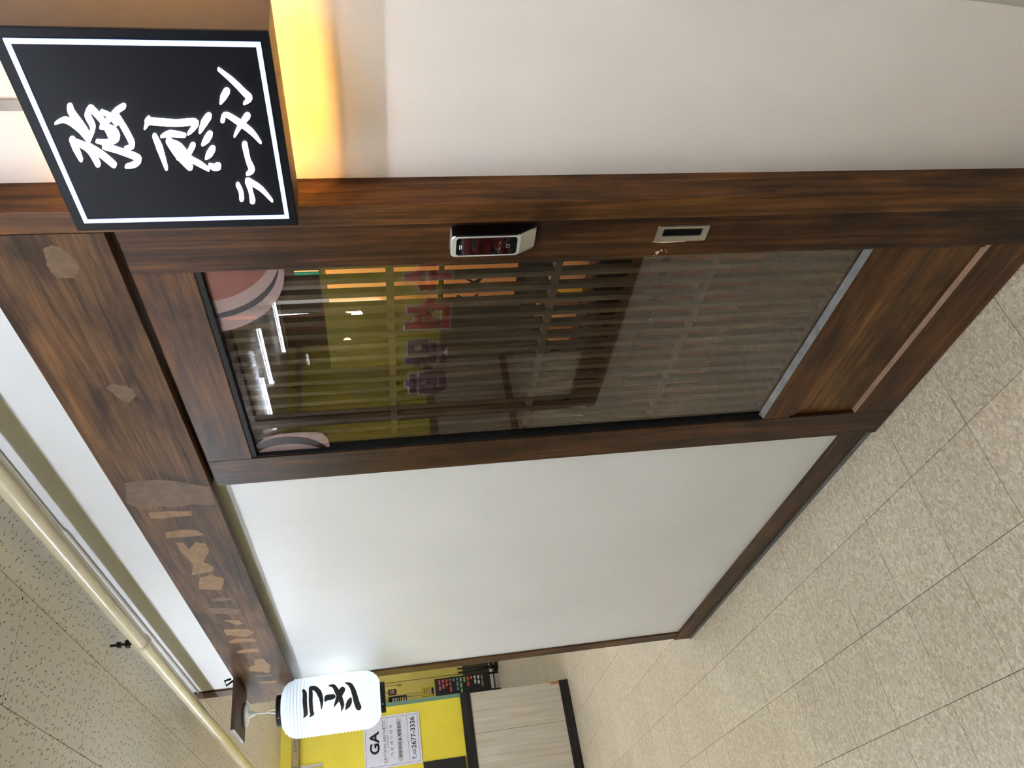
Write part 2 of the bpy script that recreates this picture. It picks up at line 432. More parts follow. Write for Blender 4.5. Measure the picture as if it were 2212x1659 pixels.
# beam over the door
beam = struct(box('trim_4', -2.14, .9655, YB, YB+.022, 2.094, 2.337, 'beam', bev=.002))
z6 = lambda a, b: (a*.3971, 1000 + b*.3971)
z5 = lambda a, b: (a*.3738, 480 + b*.3738)
patches = [(z6, 'bare2', [(680, 110), (760, 96), (860, 90), (1000, 105), (1140, 130), (1170, 228), (1050, 225), (940, 242), (870, 236), (770, 255), (690, 215)]),
    (z6, 'bare', [(810, 270), (900, 262), (1040, 260), (1045, 285), (900, 300), (815, 302)]),
    (z6, 'bare', [(900, 378), (985, 362), (1060, 362), (1115, 392), (960, 405), (898, 412)]),
    (z6, 'bare', [(955, 435), (1000, 433), (1030, 470), (1066, 430), (1120, 440), (1137, 470), (1110, 540), (1165, 565), (1160, 590), (1110, 598), (1040, 612), (1052, 550), (1000, 500)]),
    (z6, 'bare', [(1085, 625), (1150, 605), (1222, 630), (1208, 692), (1150, 690), (1078, 684)]),
    (z6, 'bare2', [(1145, 745), (1210, 728), (1280, 737), (1200, 755)]),
    (z6, 'bare2', [(1130, 790), (1230, 788), (1315, 797), (1290, 825), (1150, 817)]),
    (z6, 'bare', [(1215, 855), (1300, 853), (1322, 873), (1290, 882)]),
    (z6, 'bare', [(1215, 905), (1350, 903), (1384, 922), (1340, 946), (1230, 937)]),
    (z6, 'bare', [(1245, 968), (1290, 953), (1380, 955), (1392, 970), (1250, 981)]),
    (z6, 'bare', [(1280, 1028), (1330, 1012), (1400, 1010), (1415, 1025), (1300, 1036)]),
    (z6, 'bare', [(1380, 1068), (1430, 1063), (1470, 1100), (1466, 1142), (1355, 1132), (1352, 1110), (1385, 1100)]),
    (z6, 'bare2', [(1380, 1155), (1480, 1150), (1484, 1160), (1390, 1166)]),
    (z6, 'bare', [(1405, 1190), (1500, 1183), (1508, 1196), (1410, 1201)]),
    (z5, 'bare2', [(250, 160), (290, 130), (350, 145), (430, 210), (460, 265), (430, 320), (330, 320), (270, 250)]),
    (z5, 'bare2', [(610, 955), (650, 935), (720, 945), (770, 965), (790, 1000), (740, 1045), (690, 1020)])]
for fn, mt, pts in patches:
    P3 = [on(fn(*p), 1, YB) for p in pts]
    # roughen the outline
    Q = []
    for a, b in zip(P3, P3[1:] + P3[:1]):
        for k in range(4):
            q = a.lerp(b, k/4); q += Vector((random.uniform(-1, 1), 0, random.uniform(-1, 1))) * .0022 * (k > 0); Q.append(q)
    prism('bare_patch', [(q.x, YB+.0002, q.z) for q in Q], (0, -.0006, 0), mt, beam)
# black block standing in for the shaded hollow above the door
struct(box('trim_5', .0, .967, .003, .10, 2.095, 2.2, 'black', bev=0))

# ------------------------------------------------------------------ sliding door
door = empty('door_1', (.47, .02, 0), kind='structure')
box('stile', -.008, .124, 0, .036, .004, 2.085, 'door_v', door, .0025)
box('stile', .838, .966, 0, .036, .004, 2.085, 'door_v', door, .0025)
box('top_rail', .124, .838, .0004, .036, 1.968, 2.085, 'door_h', door, .002)
box('lock_rail', .124, .838, .0004, .036, .371, .458, 'door_h', door, .002)
box('bottom_rail', .124, .838, .0004, .036, .004, .146, 'door_h', door, .002)
M['panelw'] = wood('panel_wood', (64, 42, 20), (106, 72, 37), (134, 97, 54), 0, .42)
box('lower_panel', .124, .838, .014, .030, .146, .371, 'panelw', door, 0)
prism('panel_ledge', [(.124, .0004, .146), (.838, .0004, .146), (.838, .0142, .150), (.124, .0142, .150)], (0, 0, -.004), 'ledge', door)
box('panel_moulding', .124, .838, .006, .015, .350, .371, 'door_h', door, .004)
box('panel_moulding', .826, .838, .006, .015, .150, .360, 'door_h', door, .003)
YG = .016
g = box('glass_pane', .128, .834, YG, YG+.004, .462, 1.964, 'glass', door, 0)
# black gasket and grey bead around the pane
box('gasket', .124, .838, .003, .030, 1.955, 1.968, 'black', door, .001)
box('gasket', .124, .1295, .003, .030, .458, 1.957, 'black', door, .001)
prism('glass_bead', [(.124, .002, .458), (.838, .002, .458), (.838, .016, .470), (.124, .016, .470)], (0, 0, -.006), 'bead', door)
lat = empty('lattice', (.47, .045, .46)); lat.parent = door; lat.location = Vector((.47, .045, .46)) - Vector(door.location)
bm = bmesh.new(); bbox(bm, -.0078, .0078, -.0125, .0035, .462, 1.966, 0)
sl_me = tomesh(bm); sl_me.materials.append(M['slat'])
for i in range(16):
    x = .8115 - .04455*i
    o = bpy.data.objects.new('slat', sl_me); COL.objects.link(o); o.parent = lat; o.location = Vector((x, .042, 0)) - wpos(lat)
for z in (1.580, 1.204, .823): box('cross_bar', .126, .836, .0302, .048, z-.0085, z+.0085, 'slat', lat, .001)
box('cross_bar', .126, .836, .0302, .048, .462, .475, 'slat', lat, .001)
box('cross_bar', .126, .836, .0302, .048, 1.952, 1.966, 'slat', lat, .001)
# round prints stuck in the upper corners of the pane
def clipdisc(c, r, y, x0, x1, z0, z1, n=72, minus=None):
    out = []
    for k in range(n):
        a = 2*math.pi*k/n; x = c[0] + r*math.cos(a); z = c[1] + r*math.sin(a)
        out.append((min(max(x, x0), x1), y, min(max(z, z0), z1)))
    res = [out[0]]
    for p in out[1:]:
        if (Vector(p)-Vector(res[-1])).length > 1e-5: res.append(p)
    if (Vector(res[0])-Vector(res[-1])).length < 1e-5: res.pop()
    return res
dc = prism('round_print', clipdisc((.83, 1.992), .196, YG-.0004, .130, .834, .47, 1.954), (0, -.0002, 0), 'film_pale', door)
prism('print_dark_ring', clipdisc((.853, 1.977), .1725, YG-.0008, .130, .834, .47, 1.954), (0, -.0002, 0), 'film_dark', dc)
prism('print_centre', clipdisc((.887, 1.99), .192, YG-.0012, .130, .834, .47, 1.954), (0, -.0002, 0), 'film_pale', dc)
prism('print_fill', clipdisc((.904, 1.977), .167, YG-.0016, .130, .834, .47, 1.954), (0, -.0002, 0), 'film_orange', dc)
d2 = prism('round_print', [(.13, YG-.0004, 1.954), (.165, YG-.0004, 1.953), (.200, YG-.0004, 1.925), (.213, YG-.0004, 1.885), (.214, YG-.0004, 1.84), (.209, YG-.0004, 1.79), (.203, YG-.0004, 1.775), (.175, YG-.0004, 1.762), (.13, YG-.0004, 1.76)], (0, -.0002, 0), 'film_pale', door)
prism('print_dark_ring', clipdisc((.086, 1.872), .112, YG-.0008, .130, .834, .47, 1.953), (0, -.0002, 0), 'film_dark', d2)
prism('print_centre', clipdisc((.035, 1.872), .127, YG-.0012, .130, .834, .47, 1.953), (0, -.0002, 0), 'film_pale', d2)
# digital lock: rounded shell that slopes back to the door at its foot
lk = empty('digital_lock', (.918, 0, 1.37)); lk.parent = door; lk.location = Vector((.918, 0, 1.37)) - Vector(door.location)
def rr_loop(x0, x1, z0, z1, r, y, n=5):
    out = []
    for cx, cz, a0 in ((x1-r, z1-r, 0), (x0+r, z1-r, 90), (x0+r, z0+r, 180), (x1-r, z0+r, 270)):
        for k in range(n+1):
            a = math.radians(a0 + 90*k/n); out.append((cx + r*math.cos(a), y, cz + r*math.sin(a)))
    return out
LX0, LX1 = .893, .951
def loft(name, loops, mat, parent, capend=True, smooth=True):
    bm = bmesh.new(); R_ = [[bm.verts.new(p) for p in lp] for lp in loops]
    for A, B in zip(R_, R_[1:]):
        for k in range(len(A)): bm.faces.new((A[k], A[(k+1) % len(A)], B[(k+1) % len(A)], B[k]))
    if capend: bm.faces.new(R_[-1])
    me = tomesh(bm, smooth)
    o = link(name, me, mat, parent)
    return o
sh = loft('lock_shell', [rr_loop(.882, .944, 1.280, 1.458, .012, 0), rr_loop(.884, .946, 1.283, 1.459, .012, -.012), rr_loop(LX0, LX1, 1.318, 1.4605, .011, -.037), rr_loop(LX0+.002, LX1-.002, 1.320, 1.4585, .010, -.039)], 'lockbody', lk)
mod = sh.modifiers.new('split', 'EDGE_SPLIT'); mod.split_angle = math.radians(38)
sh.data.materials.append(col('lock_side_shade', (12, 10, 9), .3))  # right side coloured black for the shade it lies in
for p_ in sh.data.polygons:
    if p_.normal.x > .55 and p_.normal.y > -.75: p_.material_index = 1
sc = loft('lock_screen', [rr_loop(LX0+.006, LX1-.006, 1.3265, 1.4505, .007, -.0385), rr_loop(LX0+.0065, LX1-.0065, 1.327, 1.450, .007, -.0398)], 'lockglass', lk, True, False)
for z, w in ((1.443, .012), (1.4395, .010)):
    box('lock_print', .922-w/2, .922+w/2, -.0402, -.0396, z-.0008, z+.0008, 'plastic', sc, 0)
box('lock_print', .912, .920, -.0402, -.0396, 1.3615, 1.3622, 'plastic', sc, 0); box('lock_print', .926, .934, -.0402, -.0396, 1.3615, 1.3622, 'plastic', sc, 0)
for a in ((.918, .926, 1.3415, 1.3421), (.918, .926, 1.3485, 1.3491)): box('lock_print', a[0], a[1], -.0402, -.0396, a[2], a[3], 'pill', sc, 0)
for x in (.918, .9255): box('lock_print', x, x+.0006, -.0402, -.0396, 1.3415, 1.349, 'pill', sc, 0)
# flush pull handle
hd = empty('pull_handle', (.906, 0, .955)); hd.parent = door; hd.location = Vector((.906, 0, .955)) - Vector(door.location)
bm = bmesh.new()
out1 = rr_loop(.8855, .9275, .898, 1.013, .0035, -.0035); inn = rr_loop(.9005, .921, .912, 1.001, .003, -.0035); inn2 = rr_loop(.9005, .921, .912, 1.001, .003, -.0002)
outb = rr_loop(.8845, .9285, .897, 1.014, .0035, 0.0)
A = [bm.verts.new(p) for p in outb]; B = [bm.verts.new(p) for p in out1]; Cc = [bm.verts.new(p) for p in inn]; D = [bm.verts.new(p) for p in inn2]
for X_, Y_ in ((A, B), (B, Cc), (Cc, D)):
    for k in range(len(X_)): bm.faces.new((X_[k], X_[(k+1) % len(X_)], Y_[(k+1) % len(X_)], Y_[k]))
link('pull_plate', tomesh(bm), 'steel', hd)
loft('pull_cup', [rr_loop(.9006, .9209, .9121, 1.0009, .003, -.0006), rr_loop(.9006, .9209, .9121, 1.0009, .003, -.0003)], plain('cup_shade', (8, 7, 6), .8, 0, .1), hd)  # near-black colour stands in for the shade of a deep recess
zc_ = lambda a, b: (1380 + a/12.29, 470 + b/12.29)
for pts in ([(430, 930), (490, 890), (550, 885), (520, 945), (470, 985)], [(580, 850), (630, 870), (625, 890), (575, 880)], [(695, 860), (725, 850), (712, 885)], [(730, 905), (755, 912), (735, 932)], [(345, 620), (420, 640), (1230, 620), (1220, 640), (640, 670), (400, 655)], [(395, 990), (430, 1005), (410, 1015)]):
    prism('paint_chip', [tuple(on(zc_(*p), 1, -.0001)) for p in pts], (0, -.0004, 0), 'chip', door)

# ------------------------------------------------------------------ light box sign
YS = -.11
sg = empty('shop_sign', (1.2, -.05, 1.745), 'square black backlit shop sign with white brush lettering and glowing frame', 'sign')
s0 = on((583, 71), 1, YS); s1 = on((644, 488), 1, YS); s2 = on((165, 490), 1, YS)
sx0, sx1, sz0, sz1 = 1.052, 1.403, 1.7405, 2.0955
th = .006
fp = box('face_panel', sx0, sx1, YS, YS+.005, sz0, sz1, 'signface', sg, .0015)
for a in ((sx0, sx0+th, sz0, sz1), (sx1-th, sx1, sz0, sz1), (sx0+th, sx1-th, sz0, sz0+th), (sx0+th, sx1-th, sz1-th, sz1)):
    box('side_panel', a[0], a[1], YS+.005, -.02, a[2], a[3], 'signside', sg, 0)
box('back_panel', sx0+th, sx1-th, -.062, -.058, sz0+th, sz1-th, 'ink', sg, 0)
ins = .038
for a in ((sx0+ins, sx0+ins+.008, sz0+ins, sz1-ins), (sx1-ins-.008, sx1-ins, sz0+ins, sz1-ins), (sx0+ins, sx1-ins, sz0+ins, sz0+ins+.008), (sx0+ins, sx1-ins, sz1-ins-.008, sz1-ins)):
    box('led_strip', a[0], a[1], -.058, -.055, a[2], a[3], 'amber', sg, 0)
for x in (sx0+.05, sx1-.05): box('standoff', x-.006, x+.006, -.058, YW, 1.9, 1.912, 'darkmetal', sg, 0)
box('mounting_strip', 1.168, 1.188, YW-.006, YW+.0005, 2.0, 2.5, col('grey_strip', (150, 146, 142)), sg, 0)
# glowing frame line
b0, b1, bz0, bz1, bt = 1.0705, 1.3885, 1.7535, 2.0795, .0068
for a in ((b0, b0+bt, bz0, bz1), (b1-bt, b1, bz0, bz1), (b0+bt, b1-bt, bz0, bz0+bt), (b0+bt, b1-bt, bz1-bt, bz1)):
    box('frame_line', a[0], a[1], YS-.0025, YS+.001, a[2], a[3], 'ledb', sg, 0)
def signmap(x, y, h):
    p = on((x*.34358, y*.34358), 1, YS); return (p.x, YS - h, p.z)
KYO = [([(455, 870), (480, 930), (512, 1000)], [27, 28, 16]), ([(460, 880), (560, 930), (618, 1028)], [22, 30, 24]), ([(545, 905), (640, 965), (718, 1030)], [24, 28, 26]),
    ([(660, 915), (760, 945), (868, 988), (850, 1025), (797, 1040)], [25, 24, 28, 27, 16]),
    ([(440, 662), (455, 705), (520, 790), (560, 860)], [26, 30, 26, 26]), ([(350, 768), (415, 748), (500, 800), (560, 868)], [6, 24, 28, 26]),
    ([(570, 672), (552, 715), (585, 790), (570, 850)], [26, 26, 24, 20]), ([(575, 675), (640, 745), (690, 830), (700, 870)], [26, 24, 24, 20]),
    ([(640, 695), (690, 720), (735, 770)], [14, 18, 18]), ([(640, 790), (690, 740), (735, 690), (778, 662)], [20, 24, 26, 24]),
    ([(735, 720), (790, 810), (832, 895), (822, 918), (788, 924)], [22, 24, 24, 20, 10]), ([(610, 880), (680, 888), (738, 862), (715, 805), (650, 790)], [10, 22, 24, 20, 18])]
RETSU = [([(935, 735), (928, 765), (912, 800)], [14, 22, 10]), ([(930, 755), (1100, 768), (1225, 762), (1215, 800), (1185, 835)], [28, 26, 26, 22, 10]),
    ([(1015, 852), (1070, 835), (1160, 845)], [8, 26, 16]), ([(972, 848), (1005, 925), (1048, 1055)], [18, 26, 12]), ([(1062, 880), (1120, 965), (1195, 1045)], [26, 28, 26]),
    ([(1068, 885), (1130, 910), (1190, 985), (1258, 1025), (1312, 1060)], [18, 18, 20, 20, 10]), ([(1213, 908), (1180, 965), (1120, 985)], [24, 20, 16]),
    ([(1312, 725), (1285, 765), (1258, 822)], [28, 30, 12]), ([(1320, 838), (1300, 870), (1275, 900)], [26, 28, 12]), ([(1337, 930), (1318, 960), (1298, 985)], [26, 28, 12]), ([(1318, 1030), (1345, 1045), (1370, 1040)], [10, 22, 30])]
SM = {'ra': [([(1495, 1155), (1515, 1200), (1520, 1245)], [14, 15, 17]), ([(1557, 1132), (1577, 1200), (1588, 1258)], [20, 14, 20]), ([(1560, 1132), (1640, 1180), (1712, 1258)], [20, 15, 6])],
    'bar': [([(1538, 902), (1560, 1000), (1583, 1062), (1555, 1088)], [20, 17, 22, 10])],
    'me': [([(1400, 752), (1420, 715), (1500, 762), (1580, 822), (1640, 892)], [16, 15, 20, 18, 5]), ([(1555, 724), (1512, 782), (1475, 850)], [24, 17, 7])],
    'n': [([(1375, 430), (1460, 500), (1535, 575), (1568, 612), (1536, 645)], [9, 16, 19, 22, 8]), ([(1425, 570), (1405, 605), (1388, 642)], [26, 24, 8])]}
for st, k_ in ((KYO, .66), (RETSU, .72), *((v, .85) for v in SM.values())):
    strokes_mesh([(p, [max(r*k_, 5) for r in rd]) for p, rd in st], signmap, 'brush_character', 'led', fp)

# ------------------------------------------------------------------ lantern on its plank
pk = empty('lantern_plank', (-1.82, YB, 2.32), 'short dark wooden plank sticking out from the beam above the paper lantern', 'shelf')
box('plank_board', -1.955, -1.69, -.242, YB-.0005, 2.32, 2.336, 'plank', pk, .001)
tube('cable_loop', [(-1.70, -.03, 2.337), (-1.695, -.05, 2.365), (-1.69, -.03, 2.372), (-1.685, -.026, 2.345)], .005, 'black', pk, 8)
LXc, LYc, LR = -1.915, -.13, .131
ln = empty('paper_lantern', (LXc, LYc, 1.67), 'white ribbed paper lantern glowing with black brush lettering under the plank', 'lantern')
lathe('ceiling_cap', [(.0, 2.3195), (.052, 2.3195), (.055, 2.312), (.05, 2.303), (.015, 2.300), (.013, 2.285), (.009, 2.27), (0.0, 2.27)], LXc+.005, LYc, 'plastic', ln, 32)
tube('cord', [(LXc+.005, LYc, 2.275), (LXc+.003, LYc, 2.222)], .0035, 'plastic', ln, 8)
tube('cord_loop', [(LXc-.03, LYc, 2.165), (LXc-.026, LYc, 2.195), (LXc+.003, LYc, 2.222), (LXc+.03, LYc, 2.195), (LXc+.034, LYc, 2.165)], .003, 'plastic', ln, 8)
zb, zt = 1.692, 2.148
def lrad(z):
    u = (z - zb) / (zt - zb); e_ = min(u, 1-u)
    k = .52 + .48*(1 - (1 - min(1, e_/.17))**2.2)**.6
    return LR * k
prof = []
NR = 30
for i in range(NR*4 + 1):
    z = zb + (zt-zb)*i/(NR*4); prof.append((lrad(z) + .0024*math.cos(2*math.pi*i/4), z))
pb = lathe('paper_body', prof, LXc, LYc, 'paper', ln, 56)
for z0, z1 in ((zt-.002, zt+.022), (zb-.022, zb+.002)):
    lathe('end_ring', [(.066, z0), (.070, z0), (.070, z1), (.066, z1), (.066, z0)], LXc, LYc, 'black', ln, 40, False)
    for a in (20, 200): lathe('rivet', [(0.0001, (z0+z1)/2-.004), (.004, (z0+z1)/2), (.0001, (z0+z1)/2+.004)], LXc+.070*math.cos(math.radians(a-60)), LYc+.070*math.sin(math.radians(a-60)), 'steel', ln, 8)
ld = bpy.data.lights.new('lantern_bulb', 'POINT'); ld.energy = .31; ld.shadow_soft_size = .035; ld.color = (.94, .97, 1)
lo = bpy.data.objects.new('lantern_bulb', ld); COL.objects.link(lo); lo.parent = ln; lo.location = (0, 0, .22)
def lanmap(x, y, h):
    px = (640 + x/9.218, 1440 + y/9.218)
    d = (RU*((px[0]-W/2)/FPX) + RV*((px[1]-H/2)/FPX) + RF)
    ox, oy = CAM.x-LXc, CAM.y-LYc; a = d.x**2 + d.y**2; b = 2*(ox*d.x + oy*d.y); c = ox*ox + oy*oy - (LR-.004)**2
    disc = max(b*b - 4*a*c, 0); tt = (-b - math.sqrt(disc)) / (2*a); p = CAM + d*tt
    ang = math.atan2(p.y-LYc, p.x-LXc); rr_ = lrad(min(max(p.z, zb+.002), zt-.002)) + .0034 + h*.1
    return (LXc + rr_*math.cos(ang), LYc + rr_*math.sin(ang), p.z)
LET = [[([(150, 500), (172, 560), (172, 700), (185, 850), (188, 930), (150, 1005)], [30, 38, 40, 38, 40, 6]), ([(285, 450), (292, 560), (290, 700), (305, 880), (320, 930), (270, 990)], [30, 36, 36, 34, 36, 6]), ([(290, 450), (380, 455), (460, 540), (505, 680), (505, 850)], [34, 42, 48, 34, 4])],
    [([(580, 690), (615, 630), (690, 615), (745, 600)], [16, 52, 48, 40])],
    [([(640, 405), (740, 405), (810, 500), (870, 620), (920, 760), (900, 880)], [4, 34, 46, 48, 36, 4]), ([(925, 470), (880, 540), (830, 650), (752, 800)], [50, 52, 44, 4])],
    [([(1085, 640), (1060, 700), (1030, 770), (980, 855)], [22, 48, 44, 4]), ([(968, 342), (1080, 385), (1150, 520), (1200, 700), (1240, 800)], [4, 38, 46, 50, 55])]]
for st in LET: strokes_mesh([(p, [r*1.12 for r in rd]) for p, rd in st], lanmap, 'brush_character', 'ink', pb)

# ------------------------------------------------------------------ pipes and cable under the ceiling
YPp, ZPp = -.08, 2.524
gp = empty('gas_pipe', (-1.6, YPp, ZPp), 'cream painted gas pipe running below the speckled ceiling beside the white wall', 'pipe')
tube('pipe_run', [(3.5, YPp, ZPp), (0, YPp, ZPp), (-2, YPp, ZPp), (-5.449, YPp, ZPp)], .027, 'pipe', gp, 24)
for cx_ in (-.955, 1.3):
    tube('pipe_clamp', [(cx_+.012, YPp, ZPp), (cx_-.012, YPp, ZPp)], .0305, 'pipe', gp, 24)
    tube('hanger_rod', [(cx_, YPp, ZPp+.028), (cx_, YPp, ZC)], .005, 'darkmetal', gp, 8)
    box('hanger_nut', cx_-.012, cx_+.012, YPp-.012, YPp+.012, ZPp+.04, ZPp+.055, 'darkmetal', gp, .002)
    box('hanger_nut', cx_-.009, cx_+.009, YPp-.009, YPp+.009, ZPp+.07, ZPp+.084, 'darkmetal', gp, .002)
tag(tube('wall_cable', [(.95, YP-.0055, 2.58), (-.25, YP-.0055, 2.577), (-.262, YP-.0055, 2.571), (-1.2, YP-.0055, 2.565), (-2.03, YP-.0055, 2.56)], .004, col('cable_grey', (186, 177, 162)), None, 8),
    'thin grey cable fixed to the white wall above the beam', 'cable')

# ------------------------------------------------------------------ yellow shop wall at the end of the passage
XE = -5.45
ew = struct(box('wall_end', XE-.2, XE, -5, .716, 0, ZC, 'yellow', bev=0))
box('teal_edge', XE-.2, XE-.002, .716, .752, 0.936, ZC, 'teal', ew, 0)
box('dado_rail', XE-.21, XE+.022, -5, .75, .936, 1.028, 'rail', ew, .003)
box('skirting', XE-.21, XE+.018, -5, .745, 0, .088, 'rail', ew, .003)
ys = [.738, .382, -.24, -.86, -1.48, -2.1, -2.72, -3.34, -3.96, -4.58, -5]
for a, b in zip(ys, ys[1:]):
    box('grey_board', XE-.19, XE+.012, b+.0015, a-.0015, .088, .936, 'grey', ew, .001)
prism('broken_corner', [(XE+.0125, .739, .09), (XE+.0125, .739, .19), (XE+.0125, .722, .16), (XE+.0125, .714, .175), (XE+.0125, .716, .09)], (.001, 0, 0), col('raw_board', (168, 116, 56)), ew)
ga = empty('wall_sign', (XE, .425, 1.417), 'white and grey beauty salon sign with black letters on the yellow wall', 'sign')
ss = box('sign_sheet', XE, XE+.008, .21, .64, 1.417, 1.915, 'sheet', ga, .001)
XS = XE + .0082
def line(y0, y1, z0, z1, mt='navy', nm='border_line'): box(nm, XS-.001, XS+.0004, y0, y1, z0, z1, mt, ss, 0)
line(.226, .624, 1.433, 1.4355); line(.226, .624, 1.899, 1.9015); line(.226, .2285, 1.4355, 1.899); line(.6215, .624, 1.4355, 1.899); line(.2285, .6215, 1.527, 1.5295)
Rt, Up = (0, 1, 0), (0, 0, 1)
tx = lambda s, y, z, w, h, b=0, mt='ink': text('sign_text', s, (XS, y, z), Rt, Up, w, h, mt, ss, b)
tx('GA', .423, 1.824, .19, .085, .03); tx('GAYOON AESTHETIC', .425, 1.735, .36, .026)
tx('SKIN & BODY', .425, 1.707, .105, .014); line(.25, .365, 1.7065, 1.708, 'ink'); line(.485, .6, 1.7065, 1.708, 'ink')
tx('가 윤 에 스 테 틱', .425, 1.675, .26, .027)
bm = bmesh.new()
pl = [(XS-.001, .425 + sgn*.16 + .023*math.cos(math.radians(a)), 1.602 + .023*math.sin(math.radians(a))) for sgn, rng in ((1, range(-90, 91, 15)), (-1, range(90, 271, 15))) for a in rng]
bm.free(); prism('pill_shape', pl, (.0014, 0, 0), 'pill', ss)
text('sign_text', '피부관리 & 체형관리', (XS+.0005, .425, 1.602), Rt, Up, .30, .030, 'ink', ss, .02)
tx('T.', .262, 1.482, .033, .036, .015); tx('02)', .307, 1.477, .045, .028, .012); tx('2677-3336', .468, 1.482, .265, .042, .012)
tag(box('black_notice_board', XE, XE+.012, -.25, .212, .98+.06, 1.412, 'ink', None, .001), 'plain black board fixed below the white salon sign', 'board')
gp2 = empty('wall_gas_pipe', (XE+.05, .1, 2.52), 'beige gas pipe with printed lettering along the top of the yellow wall', 'pipe')
tube('pipe_run', [(XE+.05, -5, 2.5), (XE+.05, .5, 2.5), (XE+.05, .71, 2.5)], .032, 'pipe2', gp2, 20)
text('pipe_print', '도시가스', (XE+.0835, .49, 2.497), Rt, Up, .13, .026, 'ink', gp2)
tube('pipe_clamp', [(XE+.05, .318, 2.5), (XE+.05, .302, 2.5)], .036, 'steel', gp2, 20)
box('bracket', XE, XE+.012, .298, .322, 2.27, 2.47, 'steel', gp2, .001); box('bracket', XE, XE+.05, .300, .320, 2.45, 2.462, 'steel', gp2, .001)

# things farther back, past the yellow wall
XF = -10.9
fw = struct(box('wall_far', XF-.3, XF-.1, -5, 4.5, 0, ZC, 'cream', bev=0))
M['yglass'] = film('yellow_film', (206, 190, 92), .9)
wf = struct(empty('window_1', (XF, 2.6, 0)))
for k in range(9): box('film_strip', XF, XF+.01, 1.45+k*.25+.004, 1.45+(k+1)*.25-.004, .5, 2.4, 'yglass', wf, 0)
box('window_sill', XF-.1, XF+.04, 1.4, 3.75, .06, .5, col('dark_sill', (70, 62, 40)), wf, 0)
box('window_frame', XF-.1, XF+.03, 1.4, 3.75, 2.4, 2.46, 'steel', wf, 0)
box('window_frame', XF-.1, XF+.05, 1.4, 3.75, .02, .07, 'sheet', wf, 0)
mb = empty('menu_board', (-10.3, 2.2, 0), 'black chalk menu board on legs with coloured writing by the far window', 'menu board')
box('board_face', -10.31, -10.28, 1.98, 2.25, .16, 1.0, col('chalk_black', (26, 26, 24), .7), mb, .004)
for y_ in (1.99, 2.24): box('board_leg', -10.32, -10.29, y_-.012, y_+.012, 0, .17, 'black', mb, 0)
cs = [(214, 90, 120), (220, 90, 60), (90, 150, 170), (150, 190, 110), (225, 90, 80), (225, 225, 215), (120, 140, 90)]
for k in range(13):
    z_ = .93 - k*.055; y_ = 2.225
    while y_ > 2.03:
        w_ = random.uniform(.03, .08)
        box('chalk_writing', -10.281, -10.2785, max(y_-w_, 2.0), y_, z_-.014, z_+.014, col('chalk_%d' % ((k//2) % 7), cs[(k//2) % 7]), mb, 0); y_ -= w_ + .02
        if random.random() < .35: break
for i, (dy, lab) in enumerate(((2.35, 'black folded easel leaning near the far window'), (2.56, 'thin black folding stand against the far window sill'))):
    fr_ = empty('folding_stand', (-10.3, dy, 0), lab, 'stand')
    for q in (-.03, .03): tube('stand_leg', [(-10.25+q, dy-.03, 0), (-10.42, dy+.02+q, .62-.1*i)], .012, 'black', fr_, 8)
    box('stand_base', -10.42, -10.2, dy-.06, dy+.05, .0, .05, 'black', fr_, .01)
    tube('stand_bar', [(-10.25, dy-.06, .10), (-10.25, dy+.06, .12)], .02, 'black', fr_, 8)
def hang(name, lab, cat, y0, y1, z0, z1, c, marks):
    e_ = empty(name, (-7, (y0+y1)/2, z0), lab, cat); box('sign_plate', -7.012, -7, y0, y1, z0, z1, c, e_, .008)
    for a in marks: box('sign_mark', -7.0005, -6.9985, y0+a[0]*(y1-y0), y0+a[1]*(y1-y0), z0+a[2]*(z1-z0), z0+a[3]*(z1-z0), a[4], e_, 0)
    tube('hanging_wire', [(-7.006, (y0+y1)/2, z1), (-7.006, (y0+y1)/2, ZC)], .004, 'steel', e_, 6)
hang('hanging_sign', 'small black rounded sign with white characters hanging past the yellow wall', 'sign', 1.13, 1.21, 1.49, 1.69, 'ink', [(.25, .75, .70, .80, 'sheet'), (.25, .75, .55, .65, 'sheet'), (.3, .7, .44, .5, 'sheet'), (.2, .8, .32, .38, 'yellow'), (.25, .75, .18, .26, 'sheet'), (.25, .75, .06, .12, 'sheet')])
hang('hanging_sign', 'small maroon sign with white marks hanging past the yellow wall', 'sign', 1.225, 1.29, 1.60, 1.69, col('maroon', (110, 50, 60)), [(.2, .9, .3, .5, 'sheet'), (.2, .9, .6, .75, 'pill')])
hang('hanging_sign', 'narrow yellow label hanging beside the small maroon sign', 'sign', 1.31, 1.345, 1.53, 1.585, 'yellow', [(.3, .7, .3, .6, 'ink')])
tag(box('notice_card', -7.02, -7.0, 1.165, 1.265, 1.18, 1.315, 'yellow', None, .001), 'yellow notice card with a blue block above the menu board', 'card')
nc = bpy.data.objects['notice_card']
for a in ((1.18, 1.25, 1.19, 1.21, 'navy'), (1.185, 1.24, 1.225, 1.245, 'sheet'), (1.19, 1.25, 1.265, 1.27, 'ink'), (1.19, 1.25, 1.285, 1.29, 'ink')):
    box('card_mark', -7.0003, -6.9985, a[0], a[1], a[2], a[3], a[4], nc, 0)
tube('card_wire', [(-7.01, 1.215, 1.31), (-7.01, 1.2225, 1.7), (-7.01, 1.2175, ZC)], .003, 'steel', nc, 8)

